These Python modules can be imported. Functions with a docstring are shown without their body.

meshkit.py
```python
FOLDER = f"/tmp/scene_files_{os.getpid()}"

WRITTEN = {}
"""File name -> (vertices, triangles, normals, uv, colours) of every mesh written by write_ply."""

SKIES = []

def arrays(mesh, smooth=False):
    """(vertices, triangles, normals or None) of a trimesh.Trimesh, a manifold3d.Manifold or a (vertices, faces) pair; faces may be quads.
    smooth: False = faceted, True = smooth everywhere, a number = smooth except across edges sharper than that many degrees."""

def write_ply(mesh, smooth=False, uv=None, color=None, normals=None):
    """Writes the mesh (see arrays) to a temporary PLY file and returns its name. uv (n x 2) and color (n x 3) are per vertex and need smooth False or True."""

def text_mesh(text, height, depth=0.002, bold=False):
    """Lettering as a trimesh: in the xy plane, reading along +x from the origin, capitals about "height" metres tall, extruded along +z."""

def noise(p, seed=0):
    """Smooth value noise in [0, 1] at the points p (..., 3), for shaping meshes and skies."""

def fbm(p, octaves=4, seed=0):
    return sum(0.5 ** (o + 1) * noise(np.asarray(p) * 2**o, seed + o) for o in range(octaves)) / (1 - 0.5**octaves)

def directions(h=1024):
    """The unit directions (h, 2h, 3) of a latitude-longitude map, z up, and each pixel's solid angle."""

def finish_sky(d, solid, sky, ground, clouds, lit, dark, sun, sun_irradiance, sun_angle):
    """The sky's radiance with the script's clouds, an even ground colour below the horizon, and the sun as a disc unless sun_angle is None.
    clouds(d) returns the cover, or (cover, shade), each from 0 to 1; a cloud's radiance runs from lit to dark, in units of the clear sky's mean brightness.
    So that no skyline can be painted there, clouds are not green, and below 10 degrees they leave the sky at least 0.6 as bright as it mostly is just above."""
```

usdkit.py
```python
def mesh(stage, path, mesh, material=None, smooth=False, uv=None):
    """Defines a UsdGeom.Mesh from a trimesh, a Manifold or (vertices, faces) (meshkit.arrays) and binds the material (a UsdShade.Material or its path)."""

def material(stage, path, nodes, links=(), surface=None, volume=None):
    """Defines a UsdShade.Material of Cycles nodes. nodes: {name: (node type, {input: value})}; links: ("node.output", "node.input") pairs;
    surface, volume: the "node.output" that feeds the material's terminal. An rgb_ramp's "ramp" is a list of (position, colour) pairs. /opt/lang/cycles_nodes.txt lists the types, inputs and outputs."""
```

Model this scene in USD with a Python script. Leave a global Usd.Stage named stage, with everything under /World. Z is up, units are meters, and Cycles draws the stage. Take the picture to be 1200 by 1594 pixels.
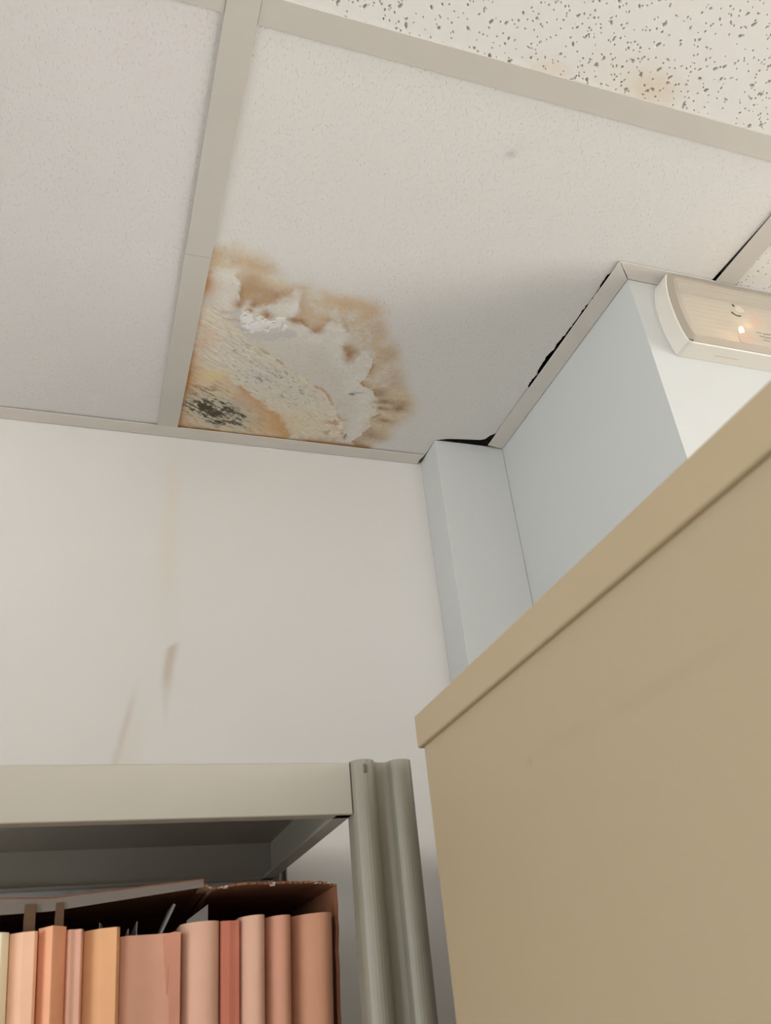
import math
import numpy as np
import shapely
import trimesh
import usdkit
from meshkit import noise, fbm
from pxr import Gf, Sdf, Usd, UsdGeom, UsdLux, UsdShade, Vt
from shapely.geometry import LineString, Point, Polygon, box as sbox

stage = Usd.Stage.CreateInMemory()
UsdGeom.SetStageUpAxis(stage, UsdGeom.Tokens.z)
UsdGeom.SetStageMetersPerUnit(stage, 1.0)
UsdGeom.Xform.Define(stage, '/World')
UsdGeom.Scope.Define(stage, '/World/Looks')

# ------------------------------------------------------------------ camera
EYE = 1.74                                   # camera height; all measured heights below are relative to it
H = 0.71 + EYE                               # ceiling height
CAM = [[0.945806, -0.311327, -0.092336], [0.085218, 0.512341, -0.854544], [0.31335, 0.800364, 0.511106]]
cam = UsdGeom.Camera.Define(stage, '/World/camera')
_m = Gf.Matrix4d(1.0)
for _i, _r in enumerate((CAM[0], [-v for v in CAM[1]], [-v for v in CAM[2]])):
    _m.SetRow(_i, Gf.Vec4d(*_r, 0))
_m.SetRow(3, Gf.Vec4d(0, 0, EYE, 1))
cam.AddTransformOp().Set(_m)
cam.CreateHorizontalApertureAttr(36.0)
cam.CreateVerticalApertureAttr(36.0 * 1594 / 1200)
cam.CreateFocalLengthAttr(36.0 * 1326.8 / 1200)
cam.CreateClippingRangeAttr(Gf.Vec2f(0.02, 100))
cam.CreateFStopAttr(18.0)
cam.CreateFocusDistanceAttr(1.02)
cam.CreateExposureAttr(0.12)

# ------------------------------------------------------------------ light: a dim sky outside, daylight through the windows, one of them added
dome = UsdLux.DomeLight.Define(stage, '/World/sky')
dome.CreateColorAttr(Gf.Vec3f(0.75, 0.87, 1.0))
dome.CreateIntensityAttr(0.5)


def rect_light(name, at, aim, w, h, color, power):
    """Daylight just outside a window opening (or the light of a ceiling panel)."""
    l = UsdLux.RectLight.Define(stage, '/World/' + name)
    z = -np.asarray(aim, float)
    z /= np.linalg.norm(z)
    up = np.array([0, 0, 1.0]) if abs(z[2]) < .9 else np.array([0, 1.0, 0])
    x = np.cross(up, z); x /= np.linalg.norm(x)
    y = np.cross(z, x)
    m = Gf.Matrix4d(1.0)
    for i, r in enumerate((x, y, z)):
        m.SetRow(i, Gf.Vec4d(*map(float, r), 0))
    m.SetRow(3, Gf.Vec4d(*map(float, at), 1))
    l.AddTransformOp().Set(m)
    l.CreateWidthAttr(w); l.CreateHeightAttr(h)
    l.CreateColorAttr(Gf.Vec3f(*color)); l.CreateIntensityAttr(power)
    return l


X0, X1, Y0, Y1 = -1.9, 2.5, -3.3, 0.97      # the room
WIN_R = (-2.5, 0.3, 0.55, 2.36)             # main window, in the right wall: y0 y1 z0 z1
WIN_L = (-2.9, 0.4, 0.60, 2.36)            # wide window in the left wall: y0 y1 z0 z1
WIN_F = (-1.5, 2.1, 1.97, 2.40)             # unseen clerestory added behind the viewer for front light: x0 x1 z0 z1
DAY_R, DAY_L, DAY_F = 9.2, 3.35, 12.6
rect_light('daylight_window_1', (X1 + .16, (WIN_R[0] + WIN_R[1]) / 2, (WIN_R[2] + WIN_R[3]) / 2), (-1, 0, 0), WIN_R[1] - WIN_R[0], WIN_R[3] - WIN_R[2], (1.0, 0.935, 0.865), DAY_R)
rect_light('daylight_window_2', (X0 - .16, (WIN_L[0] + WIN_L[1]) / 2, (WIN_L[2] + WIN_L[3]) / 2), (1, 0, 0), WIN_L[1] - WIN_L[0], WIN_L[3] - WIN_L[2], (0.95, 0.96, 0.95), DAY_L)
rect_light('added_daylight_window_3', ((WIN_F[0] + WIN_F[1]) / 2, Y0 - .16, (WIN_F[2] + WIN_F[3]) / 2), (0, 1, 0), WIN_F[1] - WIN_F[0], WIN_F[3] - WIN_F[2], (1.0, 0.93, 0.885), DAY_F)  # added front light for the back wall, from the unseen clerestory


# ------------------------------------------------------------------ helpers
def lin(c):
    c = np.asarray(c, float) / 255
    return np.where(c <= .04045, c / 12.92, ((c + .055) / 1.055) ** 2.4)


_used = {}


def numbered(path):
    n = _used.get(path, 0)
    _used[path] = n + 1
    return path if n == 0 else f'{path}_{n:03d}'


def tag(p, label=None, cat=None, group=None, kind=None):
    p = p.GetPrim() if hasattr(p, 'GetPrim') else p
    for k, v in (('label', label), ('category', cat), ('group', group), ('kind', kind)):
        if v:
            p.SetCustomDataByKey(k, v)
    return p


def root(name, label=None, cat=None, kind=None, group=None, at=None):
    x = UsdGeom.Xform.Define(stage, numbered('/World/' + name))
    if at is not None:
        x.AddTranslateOp().Set(Gf.Vec3d(*at))
    return tag(x, label, cat, group, kind)


def obj(name, mesh, m, parent=None, smooth=False, label=None, cat=None, kind=None, group=None, tint=None):
    base = str(parent.GetPath()) if parent is not None else '/World'
    if parent is not None:
        t = UsdGeom.Xformable(parent).ComputeLocalToWorldTransform(Usd.TimeCode.Default()).ExtractTranslation()
        if tuple(t) != (0, 0, 0):
            v, f = (mesh.vertices, mesh.faces) if hasattr(mesh, 'vertices') else mesh
            mesh = trimesh.Trimesh(np.asarray(v) - np.array(t), f, process=False)
    p = usdkit.mesh(stage, numbered(base + '/' + name), mesh, m, smooth=smooth)
    if tint is not None:
        UsdGeom.PrimvarsAPI(p).CreatePrimvar('tint', Sdf.ValueTypeNames.Color3fArray, 'vertex').Set(Vt.Vec3fArray.FromNumpy(np.asarray(tint, np.float32)))
    return tag(p, label, cat, group, kind)


def cat(*ms):
    return trimesh.util.concatenate([m for m in ms])


def bx(x0, x1, y0, y1, z0, z1):
    m = trimesh.creation.box((x1 - x0, y1 - y0, z1 - z0))
    m.apply_translation(((x0 + x1) / 2, (y0 + y1) / 2, (z0 + z1) / 2))
    return m


def rbox(x0, x1, y0, y1, z0, z1, r=.002, n=3):
    """A box with all edges rounded: the hull of eight little spheres."""
    s = trimesh.creation.icosphere(n - 1, r)
    pts = np.vstack([s.vertices + (x, y, z) for x in (x0 + r, x1 - r) for y in (y0 + r, y1 - r) for z in (z0 + r, z1 - r)])
    return trimesh.convex.convex_hull(pts)


def prism(poly, z0, z1):
    m = trimesh.util.concatenate([trimesh.creation.extrude_polygon(g, z1 - z0, engine='earcut') for g in getattr(poly, 'geoms', [poly])])
    m.apply_translation((0, 0, z0))
    return m


def xz_prism(poly, y0, y1):
    """Extrudes an outline in the x-z plane from y0 to y1."""
    m = prism(poly, 0, y1 - y0)
    v = m.vertices
    m = trimesh.Trimesh(np.c_[v[:, 0], y0 + v[:, 2], v[:, 1]], m.faces[:, ::-1], process=False)
    return m


def yz_prism(poly, x0, x1):
    m = prism(poly, 0, x1 - x0)
    v = m.vertices
    return trimesh.Trimesh(np.c_[x0 + v[:, 2], v[:, 0], v[:, 1]], m.faces, process=False)


def grid(us, vs, place):
    """A grid mesh over the lines us and vs; place(U, V) gives the points (..., 3). Facing: u x v."""
    U, V = np.meshgrid(us, vs, indexing='ij')
    p = place(U, V).reshape(-1, 3)
    nu, nv = len(us), len(vs)
    i = np.arange(nu * nv).reshape(nu, nv)
    a, b, c, d = i[:-1, :-1].ravel(), i[1:, :-1].ravel(), i[1:, 1:].ravel(), i[:-1, 1:].ravel()
    return p, np.vstack([np.c_[a, b, c], np.c_[a, c, d]]), U.ravel(), V.ravel()


def step(a, b, x):
    t = np.clip((x - a) / (b - a), 0, 1)
    return t * t * (3 - 2 * t)


def mixc(c, new, k):
    return c + (np.asarray(new) - c) * np.asarray(k)[:, None]


def lines(lo, hi, coarse, *fine):
    """Grid lines from lo to hi, coarse apart and finer inside the given (a, b, spacing) stretches."""
    s = set(np.round(np.linspace(lo, hi, max(2, int((hi - lo) / coarse) + 1)), 5))
    for a, b, d in fine:
        s = {q for q in s if q < a - d / 2 or q > b + d / 2 or q in (lo, hi)} | set(np.round(np.linspace(a, b, int((b - a) / d) + 1), 5))
    return np.array(sorted(s))


# ------------------------------------------------------------------ materials
def mat(name, color, rough=.6, bump=None, vary=None, tint=False, spec=.5, metallic=0, stretch=None, dimple=None):
    """Principled paint. bump = (scale, strength, distance); vary = (scale, amount) of tone; tint = colour from the mesh's own stains."""
    n = {'p': ('principled_bsdf', {'roughness': rough, 'specular_ior_level': spec, 'metallic': metallic}), 'g': ('texture_coordinate', {})}
    l = []
    src = 'g.object'
    if stretch:
        n['map'] = ('mapping', {'rotation': stretch[0], 'scale': stretch[1]})
        l.append(('g.object', 'map.vector')); src = 'map.vector'
    if tint:
        n['a'] = ('attribute', {'attribute': 'tint'})
        col = 'a.color'
    else:
        n['c'] = ('color', {'value': tuple(map(float, color))})
        col = 'c.color'
    if vary:
        n['vn'] = ('noise_texture', {'scale': vary[0], 'detail': 4.0})
        n['vr'] = ('map_range', {'from_min': .3, 'from_max': .7, 'to_min': 1 - vary[1], 'to_max': 1 + vary[1]})
        n['vm'] = ('mix', {'mix_type': 'multiply', 'fac': 1.0})
        n['vc'] = ('combine_xyz', {})
        l += [(src, 'vn.vector'), ('vn.fac', 'vr.value'), ('vr.result', 'vc.x'), ('vr.result', 'vc.y'), ('vr.result', 'vc.z'), (col, 'vm.color1'), ('vc.vector', 'vm.color2')]
        col = 'vm.color'
    l.append((col, 'p.base_color'))
    if bump:
        n['bn'] = ('noise_texture', {'scale': bump[0], 'detail': 3.0, 'roughness': .6})
        n['b'] = ('bump', {'strength': bump[1], 'distance': bump[2]})
        l += [(src, 'bn.vector'), ('b.normal', 'p.normal')]
        if dimple:                             # separate little pits instead of waves
            n['br'] = ('map_range', {'from_min': dimple[0], 'from_max': dimple[1], 'to_min': 1.0, 'to_max': 0.0, 'clamp': True})
            l += [('bn.fac', 'br.value'), ('br.result', 'b.height')]
        else:
            l.append(('bn.fac', 'b.height'))
    return usdkit.material(stage, '/World/Looks/' + name, n, l, surface='p.BSDF')


def emit(name, color, strength):
    return usdkit.material(stage, '/World/Looks/' + name, {'e': ('emission', {'color': color, 'strength': strength})}, surface='e.emission')


WHITE = np.array([.78, .765, .735])          # painted mineral-fibre tile
M_tile_left = mat('tile_white', (.77, .745, .735), .9, (430, .75, .0006), (9, .015), spec=.2, stretch=((0, 0, .6), (1, .62, 1)), dimple=(.56, .70))
M_tile = mat('tile_stained', None, .9, (430, .75, .0006), tint=True, spec=.2, stretch=((0, 0, .6), (1, .62, 1)), dimple=(.56, .70))
M_tile_pin = mat('tile_pinhole', None, .92, (300, .12, .001), tint=True, spec=.2)
M_tile_far = mat('tile_far', WHITE, .92, spec=.2)
M_tee = mat('tee_paint', (.61, .58, .525), .45, vary=(14, .02))
M_angle = mat('angle_paint', (.73, .69, .63), .5, (60, .1, .0005), (20, .03))
M_wall = mat('wall_paint', None, .8, (180, .12, .0006), tint=True, spec=.3)
M_wall_plain = mat('wall_plain', (.71, .70, .67), .8, (180, .12, .0006), spec=.3)
M_col = mat('column_paint', (.595, .607, .59), .7, (160, .12, .0006), (6, .012), spec=.3)
M_slab = mat('concrete_slab', (.2, .19, .18), .95, (30, .3, .004))
M_floor = mat('floor_vinyl', (.64, .60, .54), .5, vary=(5, .08))
M_frame = mat('window_frame', (.78, .78, .77), .4)
M_shelf = mat('shelf_enamel', (.42, .392, .326), .42, (90, .05, .0004), (20, .015))
M_post_shaded = mat('post_enamel_shaded', (.255, .238, .183), .38, (90, .06, .0004), (25, .025))  # same enamel as the boards, darkened for the shade on the posts
M_slot = mat('slot_dark', (.12, .11, .1), .7)
M_cab = mat('cabinet_tan', None, .5, (240, .06, .0003), tint=True, spec=.4)
M_cab_lip = mat('cabinet_lip', (.42, .325, .202), .45, (240, .06, .0003), (9, .015), spec=.4)
M_kraft = mat('kraft_brown', (.27, .115, .06), .9, (140, .2, .0008), (30, .12), spec=.15)
M_kraft_tan = mat('kraft_tan', (.42, .25, .14), .9, (140, .2, .0008), (30, .1), spec=.15)
M_divider = mat('divider_brown', (.13, .075, .045), .9, (140, .2, .0008), (30, .12), spec=.15)
M_liner = mat('torn_liner', (.62, .53, .46), .95, (200, .3, .0006), spec=.1)
M_boxgrey = mat('box_outside', (.205, .178, .155), .85, (120, .15, .0006), (24, .06), spec=.2)
M_paper = mat('paper_white', (.72, .70, .67), .9, spec=.15)
M_corner = mat('paper_corner', (.30, .28, .27), .9, spec=.15)
M_sheet = mat('paper_grey', (.30, .285, .28), .9, spec=.15)
M_body = mat('lamp_body', (.74, .705, .63), .35)
M_seam = mat('lamp_seam', (.40, .35, .275), .5)
M_knob = mat('lamp_knob', (.60, .53, .44), .5)
M_tray = mat('lamp_tray', (.78, .72, .60), .4)
M_clip = mat('lamp_clip', (.13, .11, .09), .6)
M_ink = mat('printed_ink', (.30, .27, .25), .8)
M_bulb = emit('bulb_glow', (1.0, .66, .28), 9.0)
M_glow = mat('painted_glow', (.93, .53, .39), .3)  # glow scattered by the lens, painted as a peach colour

_pane = {'t': ('transparent_bsdf', {}), 'g': ('glossy_bsdf', {'roughness': .02}), 'f': ('fresnel', {'IOR': 1.5}), 'x': ('mix_closure', {})}
M_glass = usdkit.material(stage, '/World/Looks/pane_glass', _pane, [('f.fac', 'x.fac'), ('t.BSDF', 'x.closure1'), ('g.BSDF', 'x.closure2')], surface='x.closure')
M_lens = usdkit.material(stage, '/World/Looks/lens_milky', {
    'p': ('principled_bsdf', {'base_color': (.72, .675, .59), 'roughness': .22, 'specular_ior_level': .5}),
    'tl': ('translucent_bsdf', {'color': (.85, .80, .70)}),
    't': ('transparent_bsdf', {'color': (.97, .93, .86)}),
    'm': ('mix_closure', {'fac': .25}), 'x': ('mix_closure', {'fac': .37})},
    [('p.BSDF', 'm.closure1'), ('tl.BSDF', 'm.closure2'), ('m.closure', 'x.closure1'), ('t.BSDF', 'x.closure2')], surface='x.closure')


# ------------------------------------------------------------------ the room
T_FACE = H + .0012                            # underside of the tiles
GX, GY = .0720, .3757                         # a crossing of the tee grid
P = .6005
COL = (.552, 1.25, .565)                      # big boxed pillar: x0 x1, front y
SML = (.4445, .5513, .910)                    # small boxed pillar: x0 x1, front y
LIT = [(-1, -3), (2, -3), (-1, -5), (2, -5)]


def wall_color(U, V):
    """The back wall: cream paint, with the stains that the leak left on it."""
    c = np.tile(np.array([.715, .70, .665]), (len(U), 1))
    n = fbm(np.c_[U * 60, V * 14, 0 * U], 4, 3)
    n2 = fbm(np.c_[U * 7, V * 7, 0 * U], 3, 5)
    c *= (1 + .03 * (n2 - .5))[:, None]
    v = V - EYE
    tan, brown = c * (1.0, .90, .74), c * (.74, .61, .50)
    xa = .087 + .003 * (n - .5)
    k = np.exp(-((U - .083) / .013) ** 2) * step(.36, .55, v) * step(.73, .62, v) * .36                   # faint old run
    c = c + (tan - c) * k[:, None]
    w = .0028 + .0034 * step(.31, .36, v)
    k = np.exp(-np.abs((U - xa + .004 * step(.37, .41, v) * -1) / w) ** 2.5) * step(.295, .345, v) * step(.407, .400, v - (U - .087) * .55) * (.42 + .7 * (n - .3)) * (.55 + .45 * step(.345, .37, v))
    c = c + (brown - c) * np.clip(k, 0, .8)[:, None]
    mid = .033 + (v - .255) * .2
    k = np.exp(-((U - mid) / .0042) ** 2) * step(.37, .31, v) * (.3 + .5 * n) * .75
    c = c + (brown - c) * np.clip(k, 0, .8)[:, None]
    k = np.exp(-((U - mid - .012) / .011) ** 2) * step(.36, .29, v) * .25
    c = c + (tan * .96 - c) * k[:, None]
    return c


us = lines(X0, X1, .35, (-.05, .20, .002))
vs = lines(0, H + .3, .3, (EYE + .20, EYE + .74, .003))
p, f, U, V = grid(us, vs, lambda U, V: np.stack([U, 0 * U + Y1, V], -1))
wall = trimesh.Trimesh(p, f, process=False)
wall_c = wall_color(U, V)
back = bx(X0 - .12, X1 + .12, Y1 + .002, Y1 + .14, 0, H + .3)
obj('wall_back', cat(wall, back), M_wall, tint=np.vstack([wall_c, np.tile([.71, .70, .67], (len(back.vertices), 1))]), kind='structure',
    label='cream painted back wall with brown water runs above the shelf unit', cat='wall')


def wall_with_hole(axis, at, thick, lo, hi, win):
    """A wall with one window opening. axis 0: the wall stands at x = at, along y."""
    h0, h1, z0, z1 = win
    parts = []
    for a, b, c, d in ((lo, h0, 0, H + .3), (h1, hi, 0, H + .3), (h0, h1, 0, z0), (h0, h1, z1, H + .3)):
        parts.append(bx(min(at, at + thick), max(at, at + thick), a, b, c, d) if axis == 0 else bx(a, b, min(at, at + thick), max(at, at + thick), c, d))
    return cat(*parts)


obj('wall_front', wall_with_hole(1, Y0, -.14, X0 - .12, X1 + .12, WIN_F), M_wall_plain, kind='structure', label='cream wall behind the viewer with an added strip window under the ceiling', cat='wall')
obj('wall_left', wall_with_hole(0, X0, -.12, Y0, Y1, WIN_L), M_wall_plain, kind='structure', label='cream wall with a window on the far left', cat='wall')
obj('wall_right', wall_with_hole(0, X1, .12, Y0, Y1, WIN_R), M_wall_plain, kind='structure', label='cream wall with the large window at the far right of the room', cat='wall')
obj('floor', bx(X0 - .12, X1 + .12, Y0 - .14, Y1 + .14, -.1, 0), M_floor, kind='structure', label='beige vinyl floor under the shelf unit and cabinet', cat='floor')


def window(name, at, win, label, out=-1, axis=0):
    h0, h1, z0, z1 = win
    t = root(name, label, 'window', 'structure')
    b = lambda a0, a1, d0, d1, c0, c1: bx(*sorted((at - out * d0, at - out * d1)), a0, a1, c0, c1) if axis == 0 else bx(a0, a1, *sorted((at - out * d0, at - out * d1)), c0, c1)
    mid = (h0 + h1) / 2
    obj('window_frame', cat(b(h0, h0 + .05, -.10, -.05, z0, z1), b(h1 - .05, h1, -.10, -.05, z0, z1), b(h0, h1, -.10, -.05, z0, z0 + .05), b(h0, h1, -.10, -.05, z1 - .05, z1),
                            b(mid - .03, mid + .03, -.10, -.05, z0, z1)), M_frame, t)
    for a, c in ((h0 + .05, mid - .03), (mid + .03, h1 - .05)):
        obj('pane', b(a, c, -.078, -.074, z0 + .05, z1 - .05), M_glass, t)
    obj('window_sill', b(h0 - .04, h1 + .04, -.05, .05, z0 - .03, z0), M_frame, t)


window('window_1', X1, WIN_R, 'large two-pane white window in the right wall', 1)
window('window_2', X0, WIN_L, 'wide two-pane white window in the left wall')
window('window_3', Y0, WIN_F, 'unseen strip window added under the ceiling behind the viewer for front light', axis=1)
sc_ = root('added_dark_cabinet', 'unseen row of dark cabinets added behind the viewer to darken the shelf recess', 'cabinet')  # added out of view so little front light reaches under the top shelf
obj('body', bx(X0 + .05, X1 - .1, Y0 + .02, Y0 + .45, .0, 1.95), mat('added_cabinet_dark', (.10, .09, .08), .6), sc_)
for k_ in range(8):
    obj('door', rbox(X0 + .06 + k_ * .53, X0 + .05 + (k_ + 1) * .53, Y0 + .45, Y0 + .468, .06, 1.93, .003), mat('added_cabinet_door', (.13, .115, .10), .5), sc_)

obj('column', bx(COL[0], COL[1], COL[2], Y1 - .0005, 0, H + .003), M_col, kind='structure', cat='pillar', label='wide boxed pillar with white front carrying the emergency light')
small = Polygon([(SML[0], Y1 - .0005), (SML[0], SML[2] + .0006), (SML[0] + .0006, SML[2]), (SML[1], SML[2]), (SML[1], Y1 - .0005)])
obj('column', prism(small, 0, H + .0015), M_col, kind='structure', cat='pillar', label='narrow boxed pillar in the corner between back wall and wide pillar')

# ------------------------------------------------------------------ ceiling: slab, tees, tiles
ceiling = root('ceiling', 'suspended ceiling of white lay-in tiles in a grey tee grid', 'ceiling', 'structure')
obj('slab', bx(X0 - .12, X1 + .12, Y0 - .14, Y1 + .14, H + .3, H + .42), M_slab, ceiling)


def tee_y(x, y0, y1, w=.027):
    z = H - .0004
    o = Polygon([(x - w / 2, z - .0007), (x + w / 2, z - .0007), (x + w / 2, z + .0006), (x + .001, z + .0008), (x + .001, z + .035), (x - .001, z + .035), (x - .001, z + .0008), (x - w / 2, z + .0006)])
    return xz_prism(o, y0, y1)


def tee_x(y, x0, x1, w=.0245):
    z = H + .0003
    o = Polygon([(y - w / 2, z - .0007), (y + w / 2, z - .0007), (y + w / 2, z + .0006), (y + .001, z + .0008), (y + .001, z + .030), (y - .001, z + .030), (y - .001, z + .0008), (y - w / 2, z + .0006)])
    return yz_prism(o, x0, x1)


NX, NY = range(-3, 5), range(0, 7)
xs_t = [GX + P * k for k in NX]
ys_t = [GY - P * k for k in NY]
for x in xs_t:
    if abs(x - GX) < .01:                      # the tee beside the stain, spliced near the stain's upper end
        obj('tee_bar', tee_y(x, Y0 + .001, .6430), M_tee, ceiling)
        obj('tee_bar', tee_y(x - .0003, .6434, .9462), M_tee, ceiling)
    else:
        obj('tee_bar', tee_y(x, Y0 + .001, .5425 if COL[0] < x < COL[1] else .9462), M_tee, ceiling)
for y in ys_t:
    edges = [X0] + xs_t + [X1]
    for a, b in zip(edges[:-1], edges[1:]):
        w = -.0022 if abs(b - GX) < .01 and abs(y - GY) < .01 else 0.0
        obj('tee_bar', tee_x(y + w, a + (.0138 if a > X0 else .001), b - (.0138 if b < X1 else .001)), M_tee, ceiling)


# --- the stained tile
def sd(poly, pts, ring=None):
    """Signed distance in mm (positive inside)."""
    g = shapely.points(pts)
    d = shapely.distance(g, poly.exterior if ring is None else ring)
    return np.where(shapely.contains_xy(poly, pts[:, 0], pts[:, 1]), d, -d)


OUTER = [(-8, 323), (26, 330), (55, 325), (75, 302), (93, 292), (115, 295), (134, 286), (162, 285), (185, 275), (210, 244), (241, 217), (266, 181), (287, 141), (309, 115), (312, 83), (301, 52), (297, 22), (280, 7)]
INNER = [(-3, 275), (12, 287), (27, 289), (36, 271), (39, 246), (60, 241), (80, 251), (96, 276), (106, 273), (109, 250), (106, 231), (117, 228), (137, 218), (144, 238), (163, 242), (176, 228), (177, 203), (192, 174), (197, 198), (222, 190), (225, 158), (220, 137), (243, 124), (247, 112), (245, 100), (252, 93), (256, 86), (266, 85), (264, 76), (254, 67), (255, 56), (263, 52), (260, 44), (254, 32), (243, 9)]
PAPER = [(-4, 232), (15, 231), (35, 213), (52, 196), (83, 169), (108, 152), (152, 123), (175, 108), (197, 76), (218, 47), (222, 14), (216, 4)]
BAND = [(10, 128), (23, 124), (46, 110), (71, 86), (97, 66), (121, 45), (144, 16), (146, 4)]


def tone(r, g, b):
    """A stain's own colour, measured against the white of the tile around it."""
    return lin((r, g, b)) / lin((203, 195, 184)) * WHITE


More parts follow.
